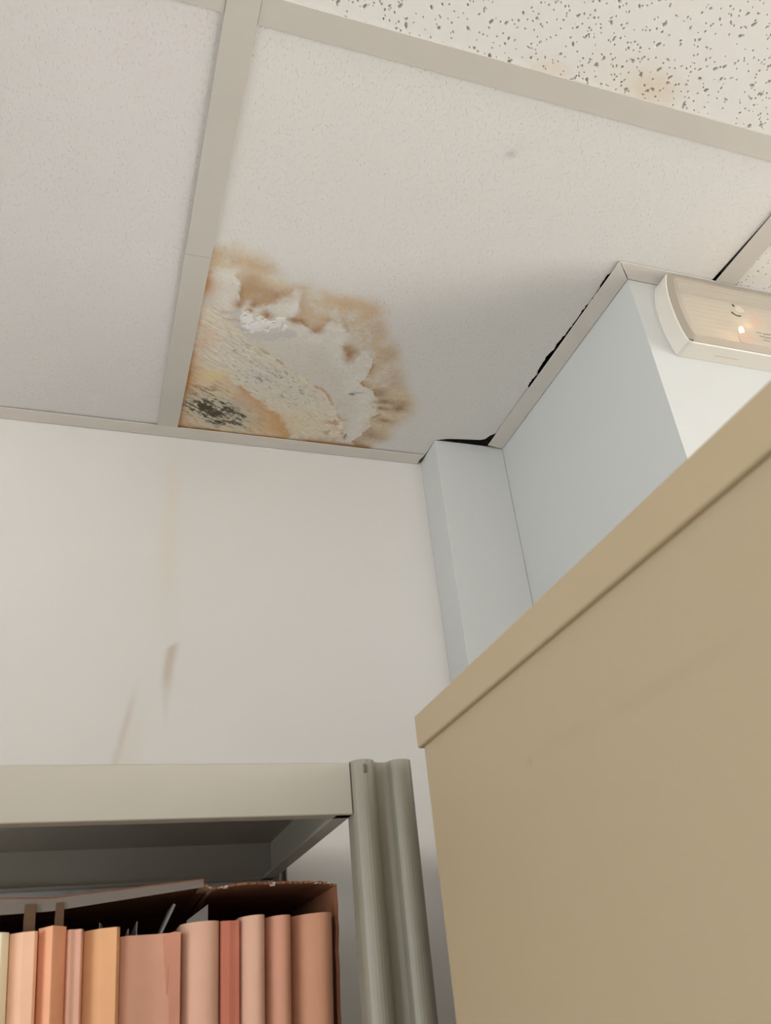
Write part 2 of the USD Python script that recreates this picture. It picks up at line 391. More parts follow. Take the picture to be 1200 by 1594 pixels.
def stain(a, b):
    """Colour and relief (metres, up into the ceiling) of the water damage; a = mm right of the tee, b = mm off the wall angle."""
    z = 0 * a
    N = lambda k, o, seed, k2=None: fbm(np.c_[a / k, b / (k2 or k), z], o, seed)
    n1, n2, n3, n4 = N(22, 5, 11) - .5, N(22, 5, 12) - .5, N(6, 4, 13) - .5, N(3, 3, 26) - .5
    big, mid = N(40, 4, 14), N(15, 3, 21)
    s, t = a * .88 - b * .47, a * .47 + b * .88            # along and across the fibres
    fib = fbm(np.c_[s / 13, t / 2.6, z], 4, 15)
    fib2 = fbm(np.c_[s / 9, t / 2.4, z], 3, 16)
    speck = fbm(np.c_[s / 4.2, t / 1.7, z], 2, 17)
    fine = N(1.6, 2, 18) - .5
    P0 = np.c_[a + 16 * n1 + 5 * n3, b + 16 * n2 + 5 * n4]
    P1 = np.c_[a + 5 * n1 + 5 * n3, b + 5 * n2 + 6 * n4]
    P2 = np.c_[a + 7 * n2 + 5 * n3, b + 7 * n1 + 3 * n4]
    d_out = sd(Polygon(OUTER + [(280, -30), (-30, -30), (-30, 323)]), P0, LineString(OUTER))
    d_in = sd(Polygon(INNER + [(243, -30), (-30, -30), (-30, 275)]), P1, LineString(INNER))
    d_in = d_in - 4 * step(100, 140, a)
    d_pap = sd(Polygon(PAPER + [(216, -30), (-30, -30), (-30, 232)]), P2, LineString(PAPER))
    c = np.tile(WHITE, (len(a), 1)) * (1 + .02 * (big - .5))[:, None]
    # the tide ring: a soft tan wash, browner where the water stood
    ring = step(-6, 20, d_out) * np.clip(.62 + 1.0 * (big - .45) + .9 * n3 + .45 * (mid - .5) + .3 * n4, .12, 1)
    c = mixc(c, tone(193, 168, 132), np.clip(ring * .92, 0, 1))

    def spot(x, y, rx, ry, k, col, Pq=None):
        nonlocal c
        Pq = P0 if Pq is None else Pq
        c = mixc(c, col, k * np.exp(-(((Pq[:, 0] - x) / rx) ** 2 + ((Pq[:, 1] - y) / ry) ** 2)))
    brown, deep, warm, rust = tone(166, 132, 96), tone(146, 110, 76), tone(188, 151, 108), tone(158, 116, 76)
    for q in ((50, 272, 17, 15, .7), (80, 262, 16, 12, .9), (40, 255, 8, 15, .7), (62, 250, 16, 8, .6), (108, 262, 10, 20, .5), (206, 238, 12, 18, .35), (233, 196, 10, 22, .35), (262, 150, 12, 20, .3), (55, 302, 18, 8, .35), (20, 310, 22, 8, .3)):
        spot(*q, brown)
    for q in ((165, 268, 26, 10, .6), (190, 262, 14, 14, .65), (214, 235, 10, 14, .4), (117, 240, 14, 9, .5), (140, 228, 12, 10, .6)):
        spot(*q, warm)
    for q in ((262, 106, 16, 7, .9), (284, 98, 10, 8, .9), (248, 120, 10, 6, .7), (262, 91, 13, 3.5, .9), (270, 63, 15, 4.5, .85), (262, 28, 20, 11, .7), (240, 10, 14, 7, .7), (250, 40, 10, 8, .5)):
        spot(*q, deep)
    near = np.exp(-np.abs(np.minimum(d_in, 0)) / 4.0) * (d_in < 2) * step(.46, .60, mid) * step(-6, 8, d_out)
    c = mixc(c, rust, .9 * near)
    # paint gone inside: white filler towards the ring, smooth grey board, then torn fibrous board
    wd = .6 + 8 * np.clip(step(.42, .66, N(26, 3, 33)) + step(34, 20, a) + np.exp(-((a - 98) / 12) ** 2) * step(250, 262, b), 0, 1)              # the paint's torn edge is crisp in places, faded in others
    inside = step(-wd, wd * .7 + .3, d_in)
    skin = np.tile(tone(206, 196, 181), (len(a), 1))
    skin = mixc(skin, tone(199, 188, 172), step(10, 34, d_in) * .9)
    skin = mixc(skin, tone(214, 205, 194), step(.5, .7, N(9, 3, 22)) * step(20, 4, d_in) * .7)
    skin = mixc(skin, tone(184, 168, 148), step(.62, .78, speck) * .25)
    skin = mixc(skin, tone(198, 172, 138), step(.5, .75, mid) * step(16, 0, d_in) * .35)
    c = mixc(c, skin, inside)
    dband = shapely.distance(shapely.points(P2), LineString([(40, 224), (46, 198), (60, 189), (84, 193), (108, 206)]))
    c = mixc(c, tone(188, 180, 170), step(9, 4, dband) * inside * .85)
    for q in ((60, 262, 26, 9, .6), (96, 268, 10, 7, .35)):
        spot(*q, brown)
    # chalky white flecks and rusty bits
    fl = np.zeros(len(a))
    for x, y, r in ((52, 221, 8), (66, 210, 9), (78, 213, 8), (91, 224, 7), (60, 203, 8), (54, 213, 9), (86, 215, 7), (70, 222, 6), (95, 215, 5)):
        fl = np.maximum(fl, step(1.15, .75, np.hypot(P1[:, 0] - x, P1[:, 1] - y) / r + 1.1 * n3))
    fl *= step(.33, .42, N(5, 2, 23))
    c = mixc(c, tone(222, 212, 201), fl)
    for q in ((40, 240, 6, 9, .9), (57, 243, 6, 5, .9), (74, 230, 7, 7, .95), (109, 229, 11, 5, .95), (136, 220, 9, 7, .7), (187, 187, 7, 12, .95), (180, 198, 5, 6, .7), (35, 214, 10, 2.5, .7), (24, 224, 9, 2.5, .5), (54, 233, 4, 4, .8)):
        spot(*q, rust, P2)
    board = np.tile(tone(204, 190, 167), (len(a), 1))
    board = mixc(board, tone(194, 180, 160), step(.42, .68, fib) * .65)
    board = mixc(board, tone(214, 203, 185), step(.52, .8, fib2) * .55)
    grey = np.exp(-(((a - 92) / 40) ** 2 + ((b - 124) / 22) ** 2)) + .6 * np.exp(-(((a - 140) / 34) ** 2 + ((b - 96) / 18) ** 2)) + .35 * np.exp(-(((a - 45) / 30) ** 2 + ((b - 170) / 22) ** 2))
    board = mixc(board, tone(194, 185, 174), np.clip(grey, 0, 1) * .6)
    board = mixc(board, tone(128, 118, 106), step(.56, .74, .7 * speck + .3 * mid) * np.clip(.30 + .8 * grey, 0, 1) * .85)
    board = mixc(board, tone(206, 184, 144), np.exp(-(((a - 150) / 46) ** 2 + ((b - 38) / 22) ** 2)) * .5)
    board = mixc(board, tone(200, 160, 132), step(.55, .75, N(18, 3, 27)) * step(40, 8, a) * .5)
    wp = .8 + 9 * step(.40, .62, N(20, 3, 34)) * step(130, 70, a) + 3 * step(.5, .7, mid)
    inpap = step(-wp, wp + .4, d_pap)
    c = mixc(c, board, inpap)
    lip = np.exp(-(d_pap / 2.0) ** 2) * step(.52, .64, N(13, 3, 24)) * step(60, 100, a)
    c = mixc(c, tone(178, 132, 94), lip * .8)
    lip2 = np.exp(-((d_pap - 3.2) / 1.8) ** 2) * step(.54, .66, N(16, 3, 25)) * step(70, 110, a)
    c = mixc(c, tone(220, 207, 176), lip2 * .7)
    c = mixc(c, tone(176, 132, 92), np.exp(-(((a - 205) / 14) ** 2 + ((b - 35) / 40) ** 2)) * step(.56, .66, N(8, 3, 28)) * .8)
    # tide lines of rust in the corner
    PB = np.c_[a + 16 * n1 + 6 * n3, b + 16 * n2 + 6 * n3]
    corner = sd(Polygon(BAND + [(146, -30), (-30, -30), (-30, 128)]), PB, LineString(BAND))
    c = mixc(c, tone(203, 178, 144), step(-5, 12, corner) * inpap * .85)
    band = np.exp(-((np.minimum(corner, 0) / 5) ** 2)) * np.exp(-np.maximum(corner, 0) / 12) * (corner > -12) * inpap
    c = mixc(c, tone(184, 138, 90), np.clip(band * (.25 + .75 * step(48, 80, a) + .8 * (mid - .5)), 0, .8))
    c = mixc(c, tone(192, 146, 94), np.exp(-(((PB[:, 0] - 118) / 20) ** 2 + ((PB[:, 1] - 26) / 18) ** 2)) * .62)
    c = mixc(c, tone(206, 186, 128), np.exp(-(((PB[:, 0] - 32) / 17) ** 2 + ((PB[:, 1] - 113) / 11) ** 2)) * .75)
    c = mixc(c, tone(180, 148, 118), step(.48, .66, fib) * step(0, 14, corner) * .55)
    c = mixc(c, tone(190, 158, 136), np.exp(-(((a - 72) / 16) ** 2 + ((b - 62) / 14) ** 2)) * .6)
    strip = np.exp(-np.maximum(a - 1, 0) / np.maximum(2, 7 + 9 * n1)) * step(300, 270, b) * np.clip(.15 + 1.0 * step(165, 120, b) * (.6 + .8 * (mid - .3)) + .9 * np.exp(-((b - 262) / 14) ** 2), 0, 1)
    c = mixc(c, tone(178, 122, 70), np.clip(strip, 0, .85))
    bot = np.exp(-np.maximum(b - 1, 0) / np.maximum(1.5, 4 + 6 * n2)) * step(285, 255, a)
    c = mixc(c, tone(156, 106, 62), np.clip(bot * (.25 + .6 * step(.4, .6, big) + .4 * step(190, 235, a)), 0, .8))
    # black mould near the corner
    um, vm = (a - 48) * .93 - (b - 38) * .36, (a - 48) * .36 + (b - 38) * .93
    em = np.exp(-((um / 50) ** 2 + (vm / 34) ** 2) ** 1.5)
    c = mixc(c, tone(176, 170, 150), np.clip(em * 1.3, 0, .8) * step(.34, .62, .6 * fib2 + .4 * mid + .04))
    e2 = np.exp(-((um / 43) ** 2 + (vm / 25) ** 2) ** 1.5)
    tex = .40 * fib + .32 * speck + .28 * N(9, 3, 29)
    c = mixc(c, tone(122, 112, 94), np.clip(step(.55 - .22 * e2, .67 - .20 * e2, tex) * np.clip(e2 * 1.8, 0, 1), 0, .75))
    c = mixc(c, tone(66, 57, 46), np.clip(step(.63 - .22 * e2, .74 - .22 * e2, tex) * np.clip(e2 * 1.8, 0, 1), 0, .9))
    e3 = np.exp(-(((a - 28) / 26) ** 2 + ((b - 80) / 14) ** 2))
    c = mixc(c, tone(126, 106, 88), step(.50, .66, .6 * fib + .4 * speck) * e3 * .75)
    spot(213, 111, 4.0, 2.4, .85, tone(88, 80, 74), P2)
    spot(219, 116, 6.0, 1.4, .6, tone(120, 106, 92), P2)
    spot(229, 18, 3.0, 6.0, .8, tone(110, 84, 56), P2)
    c *= (1 + (.05 + .06 * fine) * np.clip(np.maximum(inside * .35, inpap), 0, 1))[:, None]
    # relief: the paint skin is proud, board recessed, flecks and torn lips stand out
    crisp = step(-.4, .9, d_in)
    up = .00045 * crisp * (1 - .8 * step(1, 6, wd)) + .0005 * inpap * step(-1, 4, d_pap) + .0005 * inpap * (fib - .5) * 2 + .0003 * n3 * inside - .0006 * fl - .0005 * lip2 - .0005 * lip
    up += .0008 * e2 * (.5 - fib)
    return np.clip(c, .01, .9), up


ox, oy = .0858, .9455
ga = np.arange(.0750, .4120, .00075)
gb = np.arange(.5800, .9581, .00075)
rect = sbox(ga[0], gb[0], ga[-1], gb[-1])
rng = np.random.default_rng(4)
chip = [(.5450, .552), (.5450, .5545), (.5312, .5545), (.5281, .5630), (.5262, .5640), (.5258, .5760), (.5272, .5900), (.5283, .5960), (.5281, .6100), (.5268, .6160), (.5262, .6330), (.5276, .6380), (.5268, .6450), (.5256, .6600), (.5262, .6640), (.5240, .6720), (.5245, .6760),
        (.5228, .6860), (.5235, .6900), (.5222, .7050), (.5224, .7200), (.5228, .7330), (.5246, .7400), (.5262, .7440), (.5243, .7480), (.5236, .7600), (.5250, .7690), (.5275, .7720), (.5280, .8000), (.5272, .8200), (.5280, .8500), (.5276, .8760), (.5200, .8840), (.5168, .8930), (.5100, .8968), (.4960, .8985), (.4880, .8995), (.4760, .9010), (.4620, .9030), (.4560, .9052), (.4532, .9068), (.4440, .9100), (.4437, .935), (.4420, .9550)]
i_ = 3                                         # break the cut edge up into crumbs
cl_ = LineString(chip[i_:27])
dd_ = np.arange(0, cl_.length, .0011)
ragged = [(q.x + .00075 * float(j) + .0009 * float(k), q.y) for q, j, k in zip([cl_.interpolate(d) for d in dd_], rng.normal(0, .7, len(dd_)), np.repeat(rng.normal(0, .6, len(dd_) // 4 + 1), 4))]
chip = chip[:i_] + ragged + chip[27:]
main = Polygon([(.0750, .3790), (.6600, .3790), (.6600, .4300), (.6552, .5440), (.6540, .5540)] + chip + [(.0750, .9580)])
rect2 = sbox(.310, .3820, .400, .4820)
main = main if main.is_valid else main.buffer(0)
rest = main.difference(rect).difference(rect2)
rest_m = prism(rest, T_FACE, T_FACE + .014)
p, f, U, V = grid(ga, gb, lambda U, V: np.stack([U, V, 0 * U + T_FACE], -1))
sc, up = stain((U - ox) * 1000, (oy - V) * 1000)
fade = step(0, .012, U - ga[0] - .011) * step(0, .012, .945 - V) * step(0, .02, ga[-1] - U) * step(0, .02, V - gb[0])
p[:, 2] += up * fade
cap = bx(ga[0], ga[-1], gb[0], gb[-1], T_FACE + .006, T_FACE + .014)
gm = trimesh.Trimesh(p, f[:, ::-1], process=False)


def paint_main(v):
    c = np.tile(WHITE, (len(v), 1))
    return c


p2, f2, U2, V2 = grid(np.linspace(.310, .400, 61), np.linspace(.3820, .4820, 68), lambda U, V: np.stack([U, V, 0 * U + T_FACE], -1))
n_ = fbm(np.c_[U2 * 260, V2 * 260, 0 * U2], 4, 41)
c2 = mixc(np.tile(WHITE, (len(U2), 1)), WHITE * (.80, .79, .80), np.clip(np.exp(-((U2 - .346) / .0055) ** 2 - ((V2 - .448) / .0045) ** 2) * (.5 + n_) + .3 * np.exp(-((U2 - .350) / .012) ** 2 - ((V2 - .436) / .008) ** 2) * n_, 0, 1))
cap2 = bx(.310, .400, .3820, .4820, T_FACE + .006, T_FACE + .014)
whole = cat(rest_m, cap, gm, cap2, trimesh.Trimesh(p2, f2[:, ::-1], process=False))
col = np.vstack([paint_main(rest_m.vertices), paint_main(cap.vertices), sc, paint_main(cap2.vertices), c2])
obj('ceiling_tile', whole, M_tile, ceiling, tint=col, label='stained white tile with a brown tide ring, peeling board and black mould')
obj('ceiling_tile', prism(Polygon([(GX - P + .003, .379), (.0690, .379), (.0690, .958), (GX - P + .003, .958)]), T_FACE, T_FACE + .014), M_tile_left, ceiling,
    label='clean white tile to the left of the stained one')


# --- the tiles with pinholes
def pinhole_tile(x0, x1, y0, y1, fine, dens, seed, stains=()):
    """fine = (x0, x1, y0, y1) where the holes are modelled closely."""
    r = np.random.default_rng(seed)
    us, vs = lines(x0, x1, .0022, (fine[0], fine[1], .00065)), lines(y0, y1, .0022, (fine[2], fine[3], .00065))
    p, f, U, V = grid(us, vs, lambda U, V: np.stack([U, V, 0 * U + T_FACE], -1))
    Z = np.zeros((len(us), len(vs)))
    for _ in range(int(dens * (x1 - x0) * (y1 - y0))):
        cx, cy, q = r.uniform(x0 + .004, x1 - .004), r.uniform(y0 + .004, y1 - .004), r.random()
        rad = r.uniform(.0004, .0007) if q < .74 else r.uniform(.0007, .0010) if q < .92 else r.uniform(.0011, .0020)
        e, an = r.uniform(1.0, 1.5), r.uniform(0, math.pi)
        i0, i1 = np.searchsorted(us, (cx - 2.2 * rad, cx + 2.2 * rad))
        j0, j1 = np.searchsorted(vs, (cy - 2.2 * rad, cy + 2.2 * rad))
        if i1 <= i0 or j1 <= j0:
            continue
        a, b = np.meshgrid(us[i0:i1] - cx, vs[j0:j1] - cy, indexing='ij')
        u, v = a * math.cos(an) + b * math.sin(an), -a * math.sin(an) + b * math.cos(an)
        d = np.hypot(u / e, v * (1.0 + .2 * e)) / rad * (1 + .12 * np.sin(2 * np.arctan2(v, u) + an * 5))
        Z[i0:i1, j0:j1] = np.maximum(Z[i0:i1, j0:j1], step(1.25, .7, d))
    Z = Z.ravel()
    p[:, 2] += Z * .0014
    c = np.tile(np.array([.80, .785, .75]), (len(p), 1))
    n = fbm(np.c_[U * 60, V * 60, 0 * U], 4, seed)
    for sx, sy, rx, ry, k, tn in stains:
        q = np.exp(-(((U - sx) / rx) ** 2 + ((V - sy) / ry) ** 2) ** 1.6)
        c = mixc(c, c[0] * np.array(tn), np.clip(k * q * (.6 + .8 * n), 0, 1))
    c = mixc(c, (.44, .42, .385), Z * .75)               # bare grey fibre inside the holes
    cap = bx(x0, x1, y0, y1, T_FACE + .006, T_FACE + .014)
    return cat(trimesh.Trimesh(p, f[:, ::-1], process=False), cap), np.vstack([c, np.tile([.5, .48, .44], (len(cap.vertices), 1))])


m_, c_ = pinhole_tile(.0750, .6695, -.2210, .3725, (.0900, .6400, .2200, .3700), 21000, 7,
                      [(.446, .353, .026, .016, .55, (.88, .76, .58)), (.345, .362, .022, .012, .35, (.93, .80, .62)), (.43, .345, .05, .02, .2, (.95, .86, .72))])
obj('ceiling_tile', m_, M_tile_pin, ceiling, tint=c_, label='pinholed white tile nearest the viewer with a small tan stain at its edge')
m_, c_ = pinhole_tile(.6755, 1.2700, .3790, .5560, (.6850, .8200, .4300, .5500), 13000, 9, [(.70, .53, .02, .02, .25, (.85, .8, .72))])
obj('ceiling_tile', m_, M_tile_pin, ceiling, tint=c_, label='pinholed white tile to the right, behind the emergency light')

edges_x = [X0] + xs_t + [X1]
edges_y = [Y1 - .012] + ys_t + [Y0]
lit = []
for i, (a, b) in enumerate(zip(edges_x[:-1], edges_x[1:])):
    for j, (d, c) in enumerate(zip(edges_y[:-1], edges_y[1:])):
        if (b - a) < .03 or (d - c) < .03:
            continue
        if j == 0 and (abs(a - GX) < .01 or abs(b - GX) < .01 or abs(a - GX - P) < .01):
            continue
        if j == 1 and abs(a - GX) < .01:
            continue
        if i in (2, 6) and j in (4, 6):
            lit.append((a + .003, b - .003, c + .003, d - .003))
            continue
        obj('ceiling_tile', bx(a + .003, b - .003, c + .003, d - .003, T_FACE, T_FACE + .014), M_tile_far, ceiling)

# --- wall angles
def flange(pts, name, label):
    return obj(name, prism(Polygon(pts), H - .0011, H - .0003), M_angle, kind='structure', cat='trim', label=label)


g = .0009
xc, yf = COL[0], COL[2]
flange([(X0 + .001, .9462), (.4412, .9462), (.4384, .9580), (.4378, Y1 - g), (X0 + .001, Y1 - g)], 'trim_1', 'grey wall angle under the tiles along the back wall')
flange([(xc - .0243, yf - .0218), (xc - g, yf - .0004), (xc - g, .9080), (xc - .0262, .9040), (xc - .0262, .8990)], 'trim_2', 'grey wall angle along the side of the wide pillar')
flange([(xc - .0237, yf - .0222), (COL[1], yf - .0222), (COL[1], yf - g), (xc - .0002, yf - g)], 'trim_3', 'grey wall angle along the front of the wide pillar, behind the emergency light')
flange([(COL[1] + .001, .9462), (X1 - .001, .9462), (X1 - .001, Y1 - g), (COL[1] + .001, Y1 - g)], 'trim_4', 'grey wall angle along the back wall right of the wide pillar')

for k, (a, b, c, d) in enumerate(lit):
    t = root('ceiling_light', 'square ceiling light panel, %s of the four behind the viewer' % ('left near', 'left far', 'right near', 'right far')[k], 'light', group='ceiling light panels')
    obj('light_frame', cat(bx(a, b, c, c + .02, H + .0008, H + .05), bx(a, b, d - .02, d, H + .0008, H + .05), bx(a, a + .02, c + .02, d - .02, H + .0008, H + .05), bx(b - .02, b, c + .02, d - .02, H + .0008, H + .05)), M_frame, t)
    obj('diffuser', bx(a + .02, b - .02, c + .02, d - .02, H + .004, H + .008), M_frame, t)

# ------------------------------------------------------------------ emergency light on the wide pillar
lx0, lx1, lz0, lz1 = .577, .905, EYE + .5985, EYE + .7035
yw = COL[2] - .0003


def outline(inset=0.0):
    """Front outline in x-z: short ends bowed outwards, corners rounded."""
    h = (lz1 - lz0) / 2
    zc = (lz0 + lz1) / 2 - .004
    pts = []
    for zz in np.linspace(lz0, lz1, 15):
        t = (zz - zc) / h
        pts.append((lx0 + .0085 * abs(t) ** 2.4, zz))
    right = [(lx0 + lx1 - x, z) for x, z in pts[::-1]]
    return Polygon(pts + right).buffer(-.004 - inset).buffer(.004)


el = root('emergency_light', 'cream emergency light with milky lens fixed high on the pillar front', 'light', at=((lx0 + lx1) / 2, yw, lz0))


def soft_ring(poly_a, poly_b, ya, yb):
    """A band between two outlines that share the same number of points."""
    n = 240
    A = np.array([poly_a.exterior.interpolate(t, normalized=True).coords[0] for t in np.linspace(0, 1, n, endpoint=False)])
    B = np.array([poly_b.exterior.interpolate(poly_b.exterior.project(Point(*q))).coords[0] for q in A])
    v = np.vstack([np.c_[A[:, 0], np.full(n, ya), A[:, 1]], np.c_[B[:, 0], np.full(n, yb), B[:, 1]]])
    i = np.arange(n); j = (i + 1) % n
    m = trimesh.Trimesh(v, np.vstack([np.c_[i, j, n + j], np.c_[i, n + j, n + i]]), process=False)
    if Polygon(A).exterior.is_ccw:
        return m
    m.invert()
    return m


o0, o1, o2, o3 = outline(0), outline(.0012), outline(.0019), outline(.0068).intersection(sbox(lx0 - 1, 0, lx1 + 1, lz1 - .0125))
yb = yw - .0235
body = cat(soft_ring(o0, o0, yw, yb + .0012), soft_ring(o0, o1, yb + .0012, yb))
tray = xz_prism(outline(.003), yw - .004, yw)
obj('body', cat(body, tray), M_body, el, smooth=40)
obj('seam', cat(soft_ring(o1, o2, yb, yb), soft_ring(o2, o2.buffer(-.0006), yb, yb - .0008), soft_ring(o2.buffer(-.0006), o3, yb - .0008, yb - .0052)), M_seam, el, smooth=40, label='beige rim between body and lens')
# lens: bowed front with fine ribs running lengthwise
hz = np.linspace(0, 1, 150)
o3b = np.array(o3.bounds)
zs = o3b[1] + (o3b[3] - o3b[1]) * hz
rows = []
for z_ in zs:
    L = o3.intersection(LineString([(lx0 - .1, min(max(z_, o3b[1] + 1e-5), o3b[3] - 1e-5)), (lx1 + .1, min(max(z_, o3b[1] + 1e-5), o3b[3] - 1e-5))]))
    b_ = L.bounds
    rows.append((b_[0], b_[2]))
rows = np.array(rows)
un = np.r_[np.linspace(0, .06, 16), np.linspace(.08, .92, 40), np.linspace(.94, 1, 16)]
UU, KK = np.meshgrid(un, np.arange(len(zs)), indexing='ij')
XX = rows[KK, 0] + (rows[KK, 1] - rows[KK, 0]) * UU
ZZ = zs[KK]
tt = hz[KK]
bow = np.clip(4 * tt * (1 - tt), 0, 1) ** .5
rib = .00038 * (1 - np.abs(np.sin(tt * math.pi * 13)))
YY = yb - .0052 - (.0022 * bow + rib) * step(0, .012, UU) * step(0, .012, 1 - UU)
idx = np.arange(UU.size).reshape(UU.shape)
a_, b_, c_, d_ = idx[:-1, :-1].ravel(), idx[1:, :-1].ravel(), idx[1:, 1:].ravel(), idx[:-1, 1:].ravel()
obj('lens', trimesh.Trimesh(np.c_[XX.ravel(), YY.ravel(), ZZ.ravel()], np.vstack([np.c_[a_, b_, c_], np.c_[a_, c_, d_]]), process=False), M_lens, el, smooth=True, label='milky ribbed lens')
obj('reflector', bx(lx0 + .02, lx1 - .02, yw - .0075, yw - .0045, lz0 + .012, lz1 - .012), M_tray, el)
yl = yb - .0040                                # just behind the lens


def ball(x, y, z, r, sx=1, sy=1, sz=1):
    m = trimesh.creation.icosphere(3, r)
    m.vertices *= (sx, sy, sz)
    m.apply_translation((x, y, z))
    return m


obj('bulb', ball(.6668, yl + .005, EYE + .6325, .0034, .8, .8, 1.7), M_bulb, el, label='small glowing bulb behind the lens')
disc = trimesh.creation.cylinder(.0095, .002, sections=32)
disc.apply_transform(trimesh.transformations.rotation_matrix(math.pi / 2, (1, 0, 0)))
for x, z in ((.6905, .6475), (.6655, .6165)):  # peach discs stand in for patches of glow in the lens
    d_ = disc.copy(); d_.apply_translation((x, yl + .003, EYE + z))
    obj('glow_disc', d_, M_glow, el, label='painted peach glow dish')
arc = [(.6600 + .0075 * math.cos(q), .6525 + .0075 * math.sin(q)) for q in np.linspace(3.6, 5.2, 12)]
obj('clip', xz_prism(LineString([(x, EYE + z) for x, z in arc]).buffer(.0011), yb - .0078, yb - .0072), M_clip, el, label='dark spring clip')
ck = ball(.6592, yb - .0076, EYE + .6612, .0016, 1, .3, 1.4)
obj('clip', ck, M_clip, el, label='dark spring clip')
kn = ball(.6660, yb - .0070, EYE + .6560, .0075, 1, .12, .9)
obj('lens_knob', kn, M_knob, el, smooth=True, label='beige knob on the lens')
obj('slot', bx(.6270, .6600, yw - .0105, yw - .0092, lz0 - .0001, lz0 + .001), M_knob, el, label='thin slot along the underside')
for x, z, q_ in ((.5872, .5960, .0013), (.5838, .5962, .0010)):
    obj('screw', ball(x, yb - .0020, EYE + z + .0035, q_, 1, .6, 1), M_clip, el)
ym = yb - .0076
for k_, (xa_, za_, xb_, zb_) in enumerate(((.6775, .6240, .6840, .6236), (.6870, .6233, .6985, .6240), (.6800, .6190, .6900, .6178), (.6905, .6180, .7010, .6185), (.6840, .6140, .6920, .6130))):
    obj('print_mark', xz_prism(LineString([(xa_, EYE + za_), ((xa_ + xb_) / 2, EYE + (za_ + zb_) / 2 + .0003), (xb_, EYE + zb_)]).buffer(.0006 if k_ == 1 else .0004), ym - .0002, ym), M_ink, el)

# ------------------------------------------------------------------ tan cabinet on the right
cx, cy1, cy0, ctop = .2245, .5480, -.42, EYE + .1835
cx1 = .70
ctopz = ctop
cab = root('cabinet', 'tall tan metal cabinet at the right with a scuffed side', 'cabinet')
us = lines(cy0, cy1, .2, (.16, .5, .003))
vs = lines(.06, ctop - .0225, .3, (EYE + .07, EYE + .15, .002))
p, f, U, V = grid(us, vs, lambda U, V: np.stack([0 * U + cx, U, V], -1))
cc = np.tile(np.array([.40, .318, .201]), (len(p), 1))
v_ = V - EYE
n_ = fbm(np.c_[U * 70, V * 70, 0 * U], 4, 31)
k_ = np.exp(-((U - .404) / .0025) ** 2 - ((v_ - .110) / .0016) ** 2) * .5 + np.exp(-((U - .370) / .03) ** 2 - ((v_ - .1122) / .0022) ** 2) * .12 + np.exp(-((U - .285) / .05) ** 2 - ((v_ - .1085) / .003) ** 2) * .11
cc = mixc(cc, (.25, .215, .16), np.clip(k_ * (.2 + 1.6 * n_), 0, .7))
face = trimesh.Trimesh(p, f[:, ::-1], process=False)
shell = cat(bx(cx + .001, cx1, cy0, cy1, .06, ctop - .0225))
obj('body', cat(face, shell), M_cab, cab, tint=np.vstack([cc, np.tile([.40, .318, .201], (len(shell.vertices), 1))]))
obj('top_panel', rbox(cx - .0036, cx1 + .004, cy0 - .004, cy1 + .0045, ctop - .0232, ctop, .0016), M_cab_lip, cab, smooth=40)
obj('plinth', bx(cx + .02, cx1 - .02, cy0 + .02, cy1 - .02, 0, .06), M_slot, cab)

# ------------------------------------------------------------------ metal shelf unit
sh = root('shelf_unit', 'grey-beige metal shelf unit holding the box of folders, lower left', 'shelf')
sx0, sx1, sy0, sy1 = -.76, .2035, .660, .965
zt, zb = EYE + .1798, EYE + .1409


def shelf_panel(z1, z0):
    t = .0012
    ret = .012
    prof = lambda s: LineString([(s * ret, z0 + t / 2), (0, z0 + t / 2), (0, z1 - t / 2), (s * .02, z1 - t / 2)]).buffer(t / 2 + .0006, join_style='round', cap_style='flat')
    front = yz_prism(prof(1), sx0, sx1); front.apply_translation((0, sy0, 0))
    rear = yz_prism(prof(-1), sx0, sx1); rear.apply_translation((0, sy1, 0))
    left = xz_prism(prof(1), sy0 + .002, sy1 - .002); left.apply_translation((sx0, 0, 0))
    right = xz_prism(prof(-1), sy0 + .002, sy1 - .002); right.apply_translation((sx1, 0, 0))
    return cat(front, rear, left, right, bx(sx0, sx1, sy0 + .001, sy1 - .001, z1 - .0022, z1 - .0002))


obj('shelf_board', shelf_panel(zt, zb), M_shelf, sh, smooth=35)
SB = EYE - .245                                # top of the board that carries the box
for z in (SB, SB - .40, SB - .80, .11):
    obj('shelf_board', shelf_panel(z, z - .04), M_shelf, sh, smooth=35)


def post_outline(x, s, y, sy):
    """Rolled post in plan: a bead, a flat web, a second bead at the outer corner, then the side wall. s, sy = +-1 mirror it."""
    ln = [(.0000, .014), (.0000, .004)]
    ln += [(.0095 - .0095 * math.cos(q), .004 - .0115 * math.sin(q) ** .8) for q in np.linspace(.15, math.pi - .35, 12)]
    ln += [(.0205, .0020), (.0240, .0034), (.0300, .0034), (.0325, .0010)]
    ln += [(.0415 - .0085 * math.cos(q), .0005 - .0075 * math.sin(q) ** .8) for q in np.linspace(.2, math.pi - .2, 12)]
    ln += [(.0505, .006), (.0508, .030), (.046, .034)]
    g = LineString([(x + s * a, y + sy * b) for a, b in ln]).buffer(.0008, join_style='round', cap_style='round')
    return g


for x, s in ((sx1 + .0015, 1), (sx0 - .0015, -1)):
    obj('upright', prism(post_outline(x, s, sy0 - .0005, 1), .0, EYE + .1811), M_post_shaded, sh, smooth=50)
    rear = LineString([(x + s * .0003, sy1 - .030), (x + s * .0003, sy1 - .002), (x + s * .0115, sy1 - .002), (x + s * .0115, sy1 - .012)]).buffer(.0009, join_style='round', cap_style='round')
    obj('upright', prism(rear, .0, EYE + .1811), M_post_shaded, sh, smooth=50)
obj('slot', rbox(sx1 + .0092, sx1 + .0118, .6495, .6530, EYE + .1700, EYE + .1770, .0009, 2), M_slot, sh, label='dark chipped slot near the top of the front upright')

